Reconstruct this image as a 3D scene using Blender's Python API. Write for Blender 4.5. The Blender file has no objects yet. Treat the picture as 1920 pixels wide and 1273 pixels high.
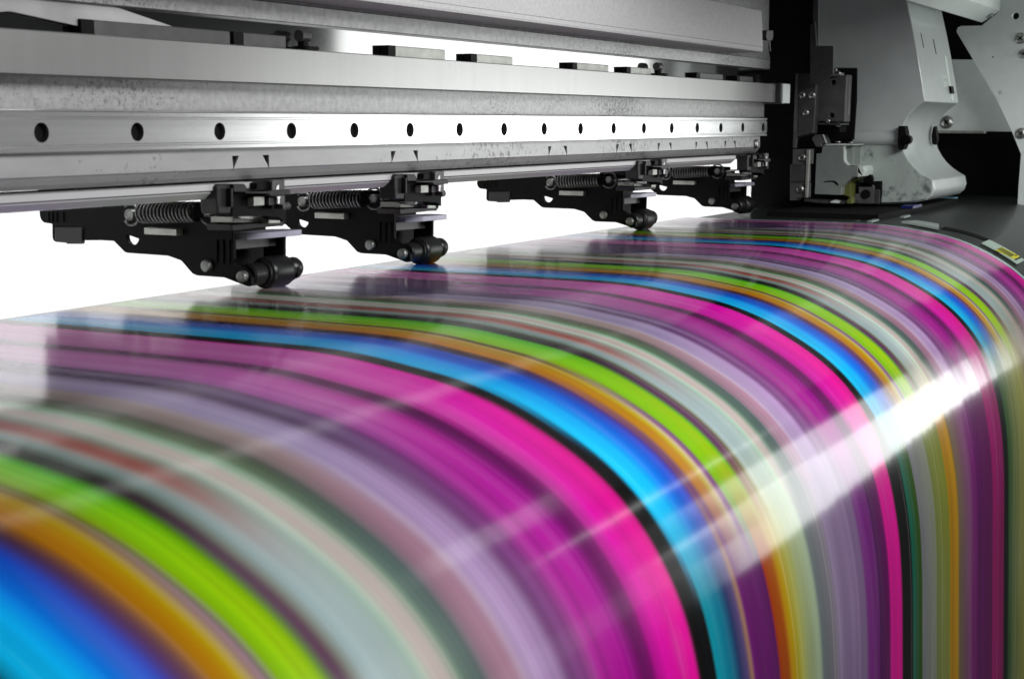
import bpy, bmesh, math, random
import numpy as np
from mathutils import Vector, Matrix
random.seed(7)
rng = np.random.default_rng(11)
scene = bpy.context.scene
C = scene.collection
# ------------------------------------------------------------------ camera
# one unit is half a metre; X runs along the printer, Y into its depth, Z up
scene.unit_settings.system = 'METRIC'
scene.unit_settings.scale_length = 0.5
cam = bpy.data.cameras.new('camera')
cam.lens = 52.5; cam.sensor_width = 36; cam.clip_start = 0.02; cam.clip_end = 60
camo = bpy.data.objects.new('camera', cam); C.objects.link(camo)
camo.matrix_world = Matrix([[0.472074, 0.126198, -0.872479, 0.0], [-0.881559, 0.067579, -0.467212, 0.0], [0.0, 0.989701, 0.143153, 0.0], [0, 0, 0, 1]])
scene.camera = camo
cam.dof.use_dof = True; cam.dof.focus_distance = 2.2; cam.dof.aperture_fstop = 15.0
# ------------------------------------------------------------------ world and lamps
w = bpy.data.worlds.new('World'); scene.world = w; w.use_nodes = True
w.node_tree.nodes['Background'].inputs[0].default_value = (0.93, 1.0, 0.97, 1)
w.node_tree.nodes['Background'].inputs[1].default_value = 0.025
def area(name, loc, target, sx, sy, power, col=(1, 1, 1)):
    l = bpy.data.lights.new(name, 'AREA'); l.shape = 'RECTANGLE'; l.size = sx; l.size_y = sy
    l.energy = power; l.color = col
    o = bpy.data.objects.new(name, l); C.objects.link(o); o.location = loc
    d = (Vector(target) - Vector(loc)).normalized()
    # keep the lamp's long side along X
    z = -d; x = Vector((1, 0, 0)); x = (x - z * x.dot(z)).normalized(); y = z.cross(x)
    m = Matrix((x, y, z)).transposed().to_4x4(); m.translation = Vector(loc); o.matrix_world = m
    return o
area('key_lamp', (1.55, -0.74, 0.70), (1.65, 0.6, -0.14), 1.6, 0.46, 47)
area('ceiling_panel_lamp', (3.5, 0.0, 1.12), (2.6, 0.25, 0.2), 0.8, 0.26, 0.9, (0.95, 1, 0.97))
area('left_fill_lamp', (2.75, -0.6, 0.0), (2.75, 1.0, 0.0), 1.3, 0.2, 0.22)
area('front_window_lamp', (5.25, -0.6, -0.14), (5.25, 1.0, -0.14), 1.9, 0.56, 15, (0.97, 1, 0.98))
area('front_side_lamp', (3.74, -0.6, -0.13), (3.74, 1.0, -0.13), 1.12, 0.60, 6.8, (0.97, 1, 0.98))
area('front_soft_lamp', (5.0, -0.62, 0.36), (5.0, 1.0, 0.3), 2.4, 0.4, 7, (0.97, 1, 0.98))
area('tube_lamp', (4.5, -0.6, 1.04), (4.5, 0.4, -0.2), 1.7, 0.06, 0.9, (0.95, 1, 0.97))
area('backdrop_top_lamp', (1.8, 1.17, 0.02), (1.8, 1.40, -0.12), 4.8, 0.06, 8.5)
area('backdrop_low_lamp', (1.8, 1.17, -0.45), (1.8, 1.40, -0.30), 4.8, 0.06, 8.5)
vs = scene.view_settings
vs.view_transform = 'Standard'; vs.look = 'None'; vs.exposure = 0; vs.gamma = 1; vs.use_curve_mapping = False
scene.render.engine = 'CYCLES'
# ------------------------------------------------------------------ materials
def lin(c):
    return tuple(((v / 255) / 12.92 if v / 255 <= 0.04045 else ((v / 255 + 0.055) / 1.055) ** 2.4) for v in c)
def mat(name, col, rough=0.5, metal=0.0, coat=0.0, spot=0.0, spot_col=(0.05, 0.05, 0.05), scale=40.0,
        var=0.08, bump=0.0, stretch=(1, 1, 1), spec=0.5, thr=0.62):
    m = bpy.data.materials.new(name); m.use_nodes = True
    nt = m.node_tree; b = nt.nodes['Principled BSDF']
    b.inputs['Roughness'].default_value = rough; b.inputs['Metallic'].default_value = metal
    b.inputs['Coat Weight'].default_value = coat; b.inputs['Coat Roughness'].default_value = 0.08
    b.inputs['Specular IOR Level'].default_value = spec
    tc = nt.nodes.new('ShaderNodeTexCoord'); mp = nt.nodes.new('ShaderNodeMapping')
    mp.inputs['Scale'].default_value = stretch
    nt.links.new(tc.outputs['Object'], mp.inputs['Vector'])
    n = nt.nodes.new('ShaderNodeTexNoise'); n.inputs['Scale'].default_value = scale; n.inputs['Detail'].default_value = 6
    nt.links.new(mp.outputs['Vector'], n.inputs['Vector'])
    r = nt.nodes.new('ShaderNodeValToRGB')
    r.color_ramp.elements[0].position = 0.3; r.color_ramp.elements[1].position = 0.7
    r.color_ramp.elements[0].color = (*[max(0, c * (1 - var)) for c in col], 1)
    r.color_ramp.elements[1].color = (*[min(1, c * (1 + var)) for c in col], 1)
    nt.links.new(n.outputs['Fac'], r.inputs['Fac'])
    out = r.outputs['Color']
    if spot > 0:
        n2 = nt.nodes.new('ShaderNodeTexNoise'); n2.inputs['Scale'].default_value = scale * 2.2; n2.inputs['Detail'].default_value = 8
        n2.inputs['Roughness'].default_value = 0.7
        n3 = nt.nodes.new('ShaderNodeTexNoise'); n3.inputs['Scale'].default_value = 3.5; n3.inputs['Detail'].default_value = 3
        nt.links.new(tc.outputs['Object'], n2.inputs['Vector']); nt.links.new(tc.outputs['Object'], n3.inputs['Vector'])
        mul = nt.nodes.new('ShaderNodeMath'); mul.operation = 'MULTIPLY_ADD'
        nt.links.new(n3.outputs['Fac'], mul.inputs[0]); mul.inputs[1].default_value = 0.55; nt.links.new(n2.outputs['Fac'], mul.inputs[2])
        mr = nt.nodes.new('ShaderNodeMapRange'); mr.inputs[1].default_value = thr + 0.27; mr.inputs[2].default_value = thr + 0.40
        mr.inputs[3].default_value = 0; mr.inputs[4].default_value = spot
        nt.links.new(mul.outputs[0], mr.inputs[0])
        mx = nt.nodes.new('ShaderNodeMix'); mx.data_type = 'RGBA'
        nt.links.new(mr.outputs[0], mx.inputs[0]); nt.links.new(out, mx.inputs[6]); mx.inputs[7].default_value = (*spot_col, 1)
        out = mx.outputs[2]
    nt.links.new(out, b.inputs['Base Color'])
    if bump > 0:
        bp = nt.nodes.new('ShaderNodeBump'); bp.inputs['Strength'].default_value = bump; bp.inputs['Distance'].default_value = 0.002
        nt.links.new(n.outputs['Fac'], bp.inputs['Height']); nt.links.new(bp.outputs['Normal'], b.inputs['Normal'])
    return m
M = {}
M['alu'] = mat('satin_aluminium', (0.31, 0.31, 0.31), 0.36, 0.5, spot=0.8, scale=60, var=0.09, bump=0.03, stretch=(0.25, 1, 1), thr=0.585)
M['alu_grain'] = mat('grained_aluminium', (0.30, 0.30, 0.30), 0.37, 0.6, spot=0.9, scale=120, var=0.16, bump=0.12, thr=0.58)
M['alu_lip'] = mat('bright_aluminium', (0.40, 0.40, 0.40), 0.42, 0.15, scale=50, var=0.05, stretch=(0.05, 1, 1))
M['rail'] = mat('polished_steel', (0.72, 0.72, 0.72), 0.20, 1.0, scale=90, var=0.10, bump=0.05, stretch=(0.03, 1, 1), spot=0.35)
M['mirror'] = mat('mirror_steel', (0.50, 0.50, 0.50), 0.07, 1.0, scale=12, var=0.05, spot=0.35, thr=0.64)
M['bar'] = mat('smooth_belt', (0.33, 0.33, 0.325), 0.25, 0.7, scale=90, var=0.03, stretch=(1, 0.06, 0.06), bump=0.02)
M['cover'] = mat('grey_painted_metal', (0.42, 0.42, 0.42), 0.55, 0.0, scale=200, var=0.10, bump=0.10)
M['black'] = mat('black_plastic', (0.003, 0.003, 0.003), 0.45, 0.0, scale=60, var=0.2, spec=0.07)
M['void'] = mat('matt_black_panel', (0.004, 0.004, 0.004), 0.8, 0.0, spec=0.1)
M['rubber'] = mat('black_rubber', (0.006, 0.0065, 0.0065), 0.35, 0.0, scale=80, var=0.2, spec=0.35)
M['steel'] = mat('dull_steel', (0.42, 0.43, 0.41), 0.35, 0.9, scale=120, var=0.2, bump=0.1)
M['clamp'] = mat('black_clamp_metal', (0.014, 0.014, 0.014), 0.42, 0.1, scale=60, var=0.3, spec=0.3)
M['pin'] = mat('dull_pin_steel', (0.16, 0.165, 0.155), 0.38, 0.7, scale=160, var=0.25)
M['spring'] = mat('dark_spring_steel', (0.10, 0.10, 0.10), 0.32, 0.8, scale=120, var=0.15)
M['zinc'] = mat('grey_zinc_plate', (0.34, 0.35, 0.32), 0.4, 0.5, scale=60, var=0.2, spot=0.5)
M['darkplate'] = mat('dark_grey_plate', (0.045, 0.045, 0.045), 0.4, 0.2, scale=60, var=0.25, spot=0.4)
M['blade'] = mat('lavender_grey_blade', (0.30, 0.29, 0.36), 0.35, 0.2, scale=40, var=0.08)
M['mark'] = mat('white_mark', (0.75, 0.75, 0.75), 0.6)
M['casing'] = mat('pale_green_grey_casing', (0.46, 0.50, 0.49), 0.28, 0.0, coat=0.6, scale=20, var=0.05, spot=0.55, thr=0.68)
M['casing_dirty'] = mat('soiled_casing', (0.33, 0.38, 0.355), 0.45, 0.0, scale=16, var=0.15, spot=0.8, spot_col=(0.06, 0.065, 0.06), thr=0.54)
M['frame'] = mat('pale_frame_plate', (0.72, 0.78, 0.755), 0.5, 0.0, scale=30, var=0.04, spot=0.7, thr=0.70)
M['carriage'] = mat('grey_green_plate', (0.22, 0.245, 0.23), 0.42, 0.25, scale=25, var=0.12, spot=0.6, thr=0.62)
M['pale_edge'] = mat('pale_edge_plate', (0.58, 0.64, 0.60), 0.4, 0.1, scale=40, var=0.1)
M['box'] = mat('worn_grey_box', (0.085, 0.085, 0.085), 0.45, 0.2, scale=35, var=0.25, spot=0.5)
M['platen'] = mat('dark_green_platen', (0.006, 0.010, 0.0085), 0.42, 0.0, coat=0.15, scale=14, var=0.25, spot=0.4)
M['clear'] = mat('milky_strip', (0.30, 0.36, 0.33), 0.3, 0.0, scale=30, var=0.1)
M['label_pale'] = mat('pale_label', (0.36, 0.47, 0.40), 0.5)
M['label_yellow'] = mat('yellow_label', (0.55, 0.53, 0.02), 0.5)
M['label_black'] = mat('label_ink', (0.02, 0.02, 0.02), 0.6)
M['blue'] = mat('blue_plastic', (0.004, 0.006, 0.09), 0.35)
M['cyan'] = mat('pale_blue_film', (0.20, 0.36, 0.46), 0.25)
M['yellowgreen'] = mat('ochre_foil', (0.10, 0.11, 0.025), 0.4)
M['white'] = mat('white_paper', (0.88, 0.88, 0.88), 0.9, var=0.01, spec=0.0)
M['tail'] = mat('dusty_curtain', (0.30, 0.30, 0.30), 0.35, 0.1, scale=8, var=0.35, spot=0.5)
# ------------------------------------------------------------------ helpers
def tag(o, label, cat, group=None, kind=None):
    if label: o['label'] = label
    if cat: o['category'] = cat
    if group: o['group'] = group
    if kind: o['kind'] = kind
    return o
def thing(name, label, cat, loc=(0, 0, 0), group=None):
    o = bpy.data.objects.new(name, None); C.objects.link(o); o.location = loc; o.empty_display_size = 0.05
    return tag(o, label, cat, group)
def obj(name, bm, m, parent=None, bevel=0.0, smooth=False):
    bmesh.ops.recalc_face_normals(bm, faces=bm.faces)
    me = bpy.data.meshes.new(name); bm.to_mesh(me); bm.free()
    if smooth:
        for p in me.polygons: p.use_smooth = True
    o = bpy.data.objects.new(name, me); C.objects.link(o); me.materials.append(m)
    if parent is not None:
        me.transform(Matrix.Translation(-parent_loc(parent))); o.parent = parent
    if bevel > 0:
        md = o.modifiers.new('bevel', 'BEVEL'); md.width = bevel; md.segments = 2; md.limit_method = 'ANGLE'; md.angle_limit = math.radians(35)
        md.harden_normals = True
    return o
def parent_loc(p):
    v = Vector(p.location)
    while p.parent: p = p.parent; v += Vector(p.location)
    return v
def prism(bm, yz, x0, x1):
    a = [bm.verts.new((x0, y, z)) for y, z in yz]; b = [bm.verts.new((x1, y, z)) for y, z in yz]
    bm.faces.new(a); bm.faces.new(b[::-1]); n = len(a)
    for i in range(n): bm.faces.new((a[i], a[(i + 1) % n], b[(i + 1) % n], b[i]))
def prism_y(bm, xz, y0, y1):
    a = [bm.verts.new((x, y0, z)) for x, z in xz]; b = [bm.verts.new((x, y1, z)) for x, z in xz]
    bm.faces.new(a); bm.faces.new(b[::-1]); n = len(a)
    for i in range(n): bm.faces.new((a[i], a[(i + 1) % n], b[(i + 1) % n], b[i]))
def box(bm, x0, x1, y0, y1, z0, z1):
    prism(bm, [(y0, z0), (y1, z0), (y1, z1), (y0, z1)], x0, x1)
def cyl(bm, p0, p1, r, n=24, r1=None):
    p0 = Vector(p0); p1 = Vector(p1); d = (p1 - p0).normalized()
    u = d.orthogonal().normalized(); v = d.cross(u); r1 = r if r1 is None else r1
    a = [bm.verts.new(p0 + r * (math.cos(2 * math.pi * i / n) * u + math.sin(2 * math.pi * i / n) * v)) for i in range(n)]
    b = [bm.verts.new(p1 + r1 * (math.cos(2 * math.pi * i / n) * u + math.sin(2 * math.pi * i / n) * v)) for i in range(n)]
    bm.faces.new(a[::-1]); bm.faces.new(b)
    for i in range(n): bm.faces.new((a[i], a[(i + 1) % n], b[(i + 1) % n], b[i]))
def lathe_x(bm, cy, cz, prof, n=36):
    rings = []
    for x, r in prof:
        rings.append([bm.verts.new((x, cy + r * math.cos(2 * math.pi * i / n), cz + r * math.sin(2 * math.pi * i / n))) for i in range(n)])
    for a, b in zip(rings[:-1], rings[1:]):
        for i in range(n): bm.faces.new((a[i], a[(i + 1) % n], b[(i + 1) % n], b[i]))
    bm.faces.new(rings[0][::-1]); bm.faces.new(rings[-1])
def tube(bm, pts, r, n=8, closed=False):
    pts = [Vector(p) for p in pts]; rings = []; N = len(pts); prev = None
    for i, p in enumerate(pts):
        if closed: d = pts[(i + 1) % N] - pts[i - 1]
        else: d = pts[min(i + 1, N - 1)] - pts[max(i - 1, 0)]
        d.normalize()
        u = d.orthogonal().normalized() if prev is None else (prev - d * prev.dot(d)).normalized()
        prev = u; v = d.cross(u)
        rings.append([bm.verts.new(p + r * (math.cos(2 * math.pi * k / n) * u + math.sin(2 * math.pi * k / n) * v)) for k in range(n)])
    pairs = list(zip(rings[:-1], rings[1:])) + ([(rings[-1], rings[0])] if closed else [])
    for a, b in pairs:
        for k in range(n): bm.faces.new((a[k], a[(k + 1) % n], b[(k + 1) % n], b[k]))
    if not closed: bm.faces.new(rings[0][::-1]); bm.faces.new(rings[-1])
def new(): return bmesh.new()
def cut(o, bm):
    """carve the shape in bm out of o"""
    bmesh.ops.recalc_face_normals(bm, faces=bm.faces)
    me = bpy.data.meshes.new('cutter'); bm.to_mesh(me); bm.free()
    c = bpy.data.objects.new('cutter', me); C.objects.link(c)
    md = o.modifiers.new('cut', 'BOOLEAN'); md.operation = 'DIFFERENCE'; md.object = c; md.solver = 'EXACT'
    bpy.context.view_layer.update()
    dg = bpy.context.evaluated_depsgraph_get()
    res = bpy.data.meshes.new_from_object(o.evaluated_get(dg))
    o.modifiers.remove(md); o.data = res
    bpy.data.objects.remove(c)
def screw(parent, x, y, z, axis, r, m=None, h=None):
    """pan-head cross screw, head pointing along axis"""
    a = Vector(axis); h = h or r * 0.7
    bm = new(); p = Vector((x, y, z)); u = a.orthogonal().normalized(); v = a.cross(u)
    rings = []; n = 20
    for t, k in ((0, 1.0), (0.45, 1.0), (0.75, 0.85), (0.95, 0.55), (1.0, 0.25)):
        rings.append([bm.verts.new(p + a * h * t + r * k * (math.cos(2 * math.pi * i / n) * u + math.sin(2 * math.pi * i / n) * v)) for i in range(n)])
    for q, s in zip(rings[:-1], rings[1:]):
        for i in range(n): bm.faces.new((q[i], q[(i + 1) % n], s[(i + 1) % n], s[i]))
    bm.faces.new(rings[-1]); bm.faces.new(rings[0][::-1])
    o = obj('screw', bm, m or M['steel'], parent, smooth=True)
    bm = new()
    for d in (u, v):
        e = v if d is u else u
        q = [p + a * h * 1.02 + d * r * s1 * 0.5 + e * r * s2 * 0.11 for s1, s2 in ((-1, -1), (1, -1), (1, 1), (-1, 1))]
        lo = [bm.verts.new(k - a * h * 0.3) for k in q]; hi = [bm.verts.new(k) for k in q]
        bm.faces.new(hi); bm.faces.new(lo[::-1])
        for i in range(4): bm.faces.new((lo[i], lo[(i + 1) % 4], hi[(i + 1) % 4], hi[i]))
    obj('cross_slot', bm, M['black'], o)
    return o
# ------------------------------------------------------------------ white backdrop behind the printer
bm = new(); prism_y(bm, [(-0.8, -1.2), (4.06, -1.2), (4.06, -0.098), (1.365, -0.098), (1.365, -0.01), (-0.8, -0.01)], 1.40, 1.42)
tag(obj('backdrop', bm, M['white']), 'plain white backdrop seen through the gap under the beam', 'backdrop', kind='structure')
# ------------------------------------------------------------------ profile of platen and banner
PR = [(1.2, -.183), (.83, -.183), (.72, -.1835), (.672, -.1865), (.633, -.1925), (.583, -.2), (.535, -.215), (.495, -.235), (.465, -.252), (.437, -.275),
      (.414, -.302), (.396, -.332), (.384, -.36), (.376, -.392), (.367, -.44), (.362, -.5), (.358, -.6), (.35, -.8), (.345, -1.2)]
PRa = np.array(PR)
SL = np.concatenate([[0], np.cumsum(np.linalg.norm(np.diff(PRa, axis=0), axis=1))])
SD = np.linspace(0, SL[-1], 700)
PY_ = np.interp(SD, SL, PRa[:, 0]); PZ_ = np.interp(SD, SL, PRa[:, 1])
def smooth1(a, k):
    ker = np.hanning(k); ker /= ker.sum(); p = np.concatenate([2 * a[0] - a[1:k // 2 + 1][::-1], a, 2 * a[-1] - a[-k // 2:-1][::-1]])
    return np.convolve(p, ker, 'valid')[:len(a)]
PYs, PZs = PY_, PZ_
for _ in range(4): PYs = smooth1(PYs, 21); PZs = smooth1(PZs, 21)
def prof_at(s): return np.interp(s, SD, PYs), np.interp(s, SD, PZs)
def prof_n(s):
    y0, z0 = prof_at(s - 0.004); y1, z1 = prof_at(s + 0.004); d = np.array([y1 - y0, z1 - z0]); d /= np.linalg.norm(d) + 1e-12
    return np.array([d[1], -d[0]])
def sheet(bm, x0, x1, s0, s1, off, n=24, thick=0.002):
    """a strip lying on the curved profile between two arc lengths"""
    top = []; bot = []
    for k in range(n + 1):
        s = s0 + (s1 - s0) * k / n; y, z = prof_at(s); nn = prof_n(s)
        for lst, o_ in ((top, off + thick), (bot, off)):
            lst.append([bm.verts.new((x, y + nn[0] * o_, z + nn[1] * o_)) for x in (x0, x1)])
    for k in range(n):
        bm.faces.new((top[k][0], top[k][1], top[k + 1][1], top[k + 1][0]))
        bm.faces.new((bot[k][0], bot[k + 1][0], bot[k + 1][1], bot[k][1]))
        for j in (0, 1): bm.faces.new((top[k][j], top[k + 1][j], bot[k + 1][j], bot[k][j]))
    bm.faces.new((top[0][0], bot[0][0], bot[0][1], top[0][1])); bm.faces.new((top[n][0], top[n][1], bot[n][1], bot[n][0]))
def sheet_quad(bm, q, off, n=16, thick=0.0015):
    """strip whose two ends (x,s) pairs are given: q = (a0,a1,b0,b1)"""
    (xa0, sa0), (xa1, sa1), (xb0, sb0), (xb1, sb1) = q
    T = []; B = []
    for k in range(n + 1):
        t = k / n; row = []; rb = []
        for x, s in ((xa0 + (xb0 - xa0) * t, sa0 + (sb0 - sa0) * t), (xa1 + (xb1 - xa1) * t, sa1 + (sb1 - sa1) * t)):
            y, z = prof_at(s); nn = prof_n(s)
            row.append(bm.verts.new((x, y + nn[0] * (off + thick), z + nn[1] * (off + thick)))); rb.append(bm.verts.new((x, y + nn[0] * off, z + nn[1] * off)))
        T.append(row); B.append(rb)
    for k in range(n):
        bm.faces.new((T[k][0], T[k][1], T[k + 1][1], T[k + 1][0]))
        for j in (0, 1): bm.faces.new((T[k][j], T[k + 1][j], B[k + 1][j], B[k][j]))
    bm.faces.new((T[0][0], B[0][0], B[0][1], T[0][1])); bm.faces.new((T[n][0], T[n][1], B[n][1], B[n][0]))
# ------------------------------------------------------------------ platen
platen = thing('printer_platen', 'dark green-grey curved platen showing to the right of the colour print', 'platen', (3.3, 0.7, -0.2))
bm = new(); sheet(bm, 0.15, 5.2, 0.118, SL[-1] - 0.01, -0.012, 90, 0.009)
obj('platen_surface', bm, M['platen'], platen, smooth=True)
# ------------------------------------------------------------------ the printed banner
X0, X1 = 0.20, 2.757
NX, NS = 2300, 150
xs = np.linspace(X0, X1, NX)
s_far = 0.115; s_end = SL[-1] - 0.15
ss = np.linspace(s_far, s_end, NS)
MID = [(0, 5, 5, 5), (.0255, 5, 5, 5), (.030, 40, 195, 252), (.070, 28, 180, 252), (.092, 20, 150, 245), (.105, 22, 105, 215), (.14, 42, 72, 190), (.150, 45, 48, 110),
 (.156, 62, 36, 45), (.172, 75, 42, 45), (.178, 190, 122, 25), (.20, 195, 140, 8), (.222, 178, 150, 15), (.227, 208, 182, 120), (.231, 200, 172, 110), (.235, 92, 72, 42), (.247, 86, 66, 38),
 (.253, 168, 212, 10), (.275, 152, 214, 5), (.30, 140, 214, 0), (.325, 105, 198, 12), (.332, 40, 60, 10), (.337, 18, 13, 20), (.362, 16, 14, 18), (.368, 78, 92, 60), (.378, 130, 152, 150), (.395, 160, 176, 174),
 (.408, 176, 130, 120), (.416, 168, 74, 64), (.430, 150, 84, 76), (.444, 150, 138, 126), (.452, 160, 158, 148), (.457, 200, 234, 218), (.464, 212, 198, 192), (.49, 214, 202, 194), (.498, 165, 215, 186),
 (.51, 112, 136, 100), (.53, 92, 104, 76), (.547, 72, 70, 68), (.556, 150, 136, 132), (.59, 172, 152, 152), (.598, 196, 186, 196), (.606, 172, 158, 195), (.64, 178, 164, 198), (.66, 170, 152, 188),
 (.672, 100, 74, 110), (.688, 88, 62, 100), (.696, 142, 122, 160), (.712, 132, 106, 142), (.72, 100, 72, 114), (.73, 162, 92, 158), (.77, 190, 94, 172), (.82, 180, 70, 152), (.836, 90, 36, 82), (.862, 78, 22, 70),
 (.873, 200, 62, 160), (.89, 235, 82, 192), (.95, 240, 62, 190), (.988, 236, 40, 180), (.993, 5, 5, 5), (1.0, 5, 5, 5)]
MID2 = [(0, 5, 5, 5), (.0255, 5, 5, 5), (.030, 60, 205, 252), (.075, 50, 190, 250), (.10, 62, 140, 238), (.14, 72, 100, 215), (.155, 80, 72, 160), (.162, 110, 75, 105), (.178, 112, 78, 105),
 (.186, 190, 138, 78), (.208, 196, 142, 60), (.222, 190, 178, 50), (.228, 206, 188, 150), (.232, 200, 180, 140), (.238, 135, 92, 140), (.25, 132, 84, 132), (.256, 150, 208, 40), (.29, 166, 210, 40), (.315, 172, 206, 50), (.325, 120, 190, 85),
 (.334, 95, 60, 88), (.358, 92, 62, 88), (.366, 130, 128, 90), (.374, 172, 188, 190), (.42, 180, 196, 196), (.448, 176, 190, 184), (.456, 184, 222, 200), (.464, 205, 194, 188), (.49, 200, 188, 184), (.498, 140, 165, 145),
 (.512, 92, 110, 104), (.54, 82, 98, 96), (.55, 150, 120, 136), (.59, 172, 132, 152), (.598, 196, 180, 196), (.606, 182, 158, 194), (.66, 178, 150, 190), (.672, 122, 78, 126), (.69, 118, 72, 122), (.70, 142, 80, 142), (.712, 120, 60, 118), (.73, 165, 66, 148),
 (.78, 172, 56, 150), (.815, 150, 45, 135), (.832, 106, 26, 95), (.86, 100, 20, 88), (.872, 180, 40, 145), (.90, 215, 40, 165), (.95, 222, 22, 155), (.988, 218, 15, 145), (.993, 5, 5, 5), (1.0, 5, 5, 5)]
DROP0 = [(1.005, 8, 8, 8), (1.02, 6, 6, 6), (1.025, 40, 140, 155), (1.053, 34, 110, 135), (1.07, 40, 52, 92), (1.085, 85, 70, 110), (1.093, 150, 115, 95), (1.10, 96, 36, 96), (1.155, 86, 30, 86), (1.16, 152, 62, 30), (1.18, 152, 82, 30),
 (1.19, 166, 132, 50), (1.21, 158, 152, 80), (1.232, 152, 160, 118), (1.268, 158, 172, 150), (1.276, 105, 113, 113), (1.318, 112, 106, 116), (1.33, 126, 111, 136), (1.42, 116, 96, 126), (1.43, 110, 46, 116), (1.47, 96, 36, 101),
 (1.475, 70, 20, 76), (1.512, 90, 16, 80), (1.518, 190, 12, 130), (1.562, 180, 8, 120), (1.569, 4, 4, 4), (1.611, 4, 4, 4), (1.616, 26, 84, 70), (1.655, 46, 72, 6), (1.662, 111, 111, 116), (1.727, 126, 131, 116), (1.735, 118, 126, 76),
 (1.80, 128, 132, 70), (1.81, 171, 131, 30), (1.846, 166, 126, 36), (1.86, 116, 101, 81), (1.91, 118, 80, 105), (1.95, 112, 40, 105), (1.99, 85, 12, 82), (2.07, 95, 5, 82), (2.08, 140, 5, 95), (2.155, 130, 2, 88), (2.165, 6, 6, 6), (2.19, 6, 6, 6),
 (2.20, 42, 84, 42), (2.25, 112, 122, 82), (2.35, 150, 150, 90), (2.45, 120, 90, 80), (2.6, 95, 40, 90), (2.757, 120, 10, 90)]
def tab(t): 
    a = np.array(t, float); c = a[:, 1:] / 255; c = np.where(c <= 0.04045, c / 12.92, ((c + 0.055) / 1.055) ** 2.4); return a[:, 0], c
mx_, mc_ = tab(MID); m2x_, m2c_ = tab(MID2); dx_, dc_ = tab(DROP0)
def interp3(x, xp, c): return np.stack([np.interp(x, xp, c[:, k]) for k in range(3)], -1)
phi = (xs - 0.992) / 0.59 + 0.004 - np.interp(xs, [.2, .45, .52, .575, .604, .63, .66], [.06, .05, .042, .038, .016, .006, 0])
per = np.floor(phi)
mid = interp3(phi - per, mx_, mc_)
mid2 = interp3(phi - per - .015 * np.interp(xs, [.6, .8, 1.1, 1.3], [0, 1, 1, 0]), m2x_, m2c_)
def blur(a, k):
    ker = np.hanning(k + 2)[1:-1]; ker /= ker.sum(); p = np.pad(a, ((k // 2, k // 2), (0, 0)), 'edge')
    return np.stack([np.convolve(p[:, i], ker, 'valid') for i in range(3)], -1)
soft = np.clip((1.02 - xs) / 0.25, 0, 1)[:, None]
mid = blur(mid, 7) * (1 - soft) + blur(mid, 19) * soft; mid2 = blur(mid2, 9) * (1 - soft) + blur(mid2, 19) * soft
fr = (phi - per)
pinkish = (np.interp(fr, [.72, .735, .98, .986], [0, 1, 1, 0]) * np.interp(fr, [.83, .838, .86, .872], [1, .25, .25, 1]))[:, None] * 0.6
pink_pale = np.array(lin((208, 135, 200)))
drop = np.where((xs < 1.01)[:, None], mid2 * np.array([0.97, 0.95, 0.95]), interp3(np.maximum(xs, 1.01), dx_, dc_))
def smn(n, k):
    a = rng.normal(size=n + k); ker = np.hanning(k); a = np.convolve(a, ker, 'same')[k // 2:k // 2 + n]; return a / a.std()
streak = 0.5 * smn(NX, 7) + 0.5 * smn(NX, 25) + 0.6 * smn(NX, 70)
streak2 = 0.5 * smn(NX, 9) + 0.5 * smn(NX, 33) + 0.6 * smn(NX, 80)
hair = np.where(rng.random(NX) > 0.985, 1.0, 0.0) * rng.random(NX); hair = np.convolve(hair, [0.5, 1, 0.5], 'same')
col = np.zeros((NS, NX, 3))
KN = 16
smoke = np.stack([0.7 * smn(NX, 21) + 0.7 * smn(NX, 90) for _ in range(KN)])
for j, s in enumerate(ss):
    t = np.clip((s - 0.77) / 0.12, 0, 1); t = t * t * (3 - 2 * t)
    early = np.clip((0.66 - s) / 0.2, 0, 1)
    m_ = mid * (1 - early * pinkish) + pink_pale * early * pinkish
    q_ = np.clip((s - 0.58) / 0.18, 0, 1); q_ = q_ * q_ * (3 - 2 * q_)
    e2 = np.clip((0.5 - s) / 0.2, 0, 1) * 0.22; m_ = m_ * (1 - e2) + m_.mean(-1, keepdims=True) * 0.8 * e2  # far flat greyed and dimmed: weaker light put into the ink, beside varied artwork
    c = (m_ * (1 - q_) + mid2 * q_) * (1 - t) + drop * t
    v = np.clip((s - 0.3) / 0.9, 0, 1)
    st = streak * (1 - v) + streak2 * v
    ks = (s - ss[0]) / (ss[-1] - ss[0]) * (KN - 1.001); k0 = int(ks); sm = smoke[k0] * (1 - (ks - k0)) + smoke[k0 + 1] * (ks - k0)
    grey = c.mean(-1, keepdims=True) * 0.85 + 0.03 * np.clip(c.mean(-1, keepdims=True) / 0.1, 0, 1)
    wv = np.clip(0.05 + 0.08 * sm, 0, 0.28)[:, None]
    c = c * (1 - wv) + grey * wv
    c = c * (1 + 0.07 * sm[:, None])
    c = c * (1 + 0.10 * st[:, None]) + 0.004 * np.abs(st)[:, None] * np.clip(c.mean(-1, keepdims=True) / 0.1, 0.1, 1) + 0.10 * hair[:, None] * np.array([1, .95, .85])
    # hue drift of the print along its length: greens turn olive, golds turn rust
    col[j] = c
YY = np.array([prof_at(s)[0] for s in ss])
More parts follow.
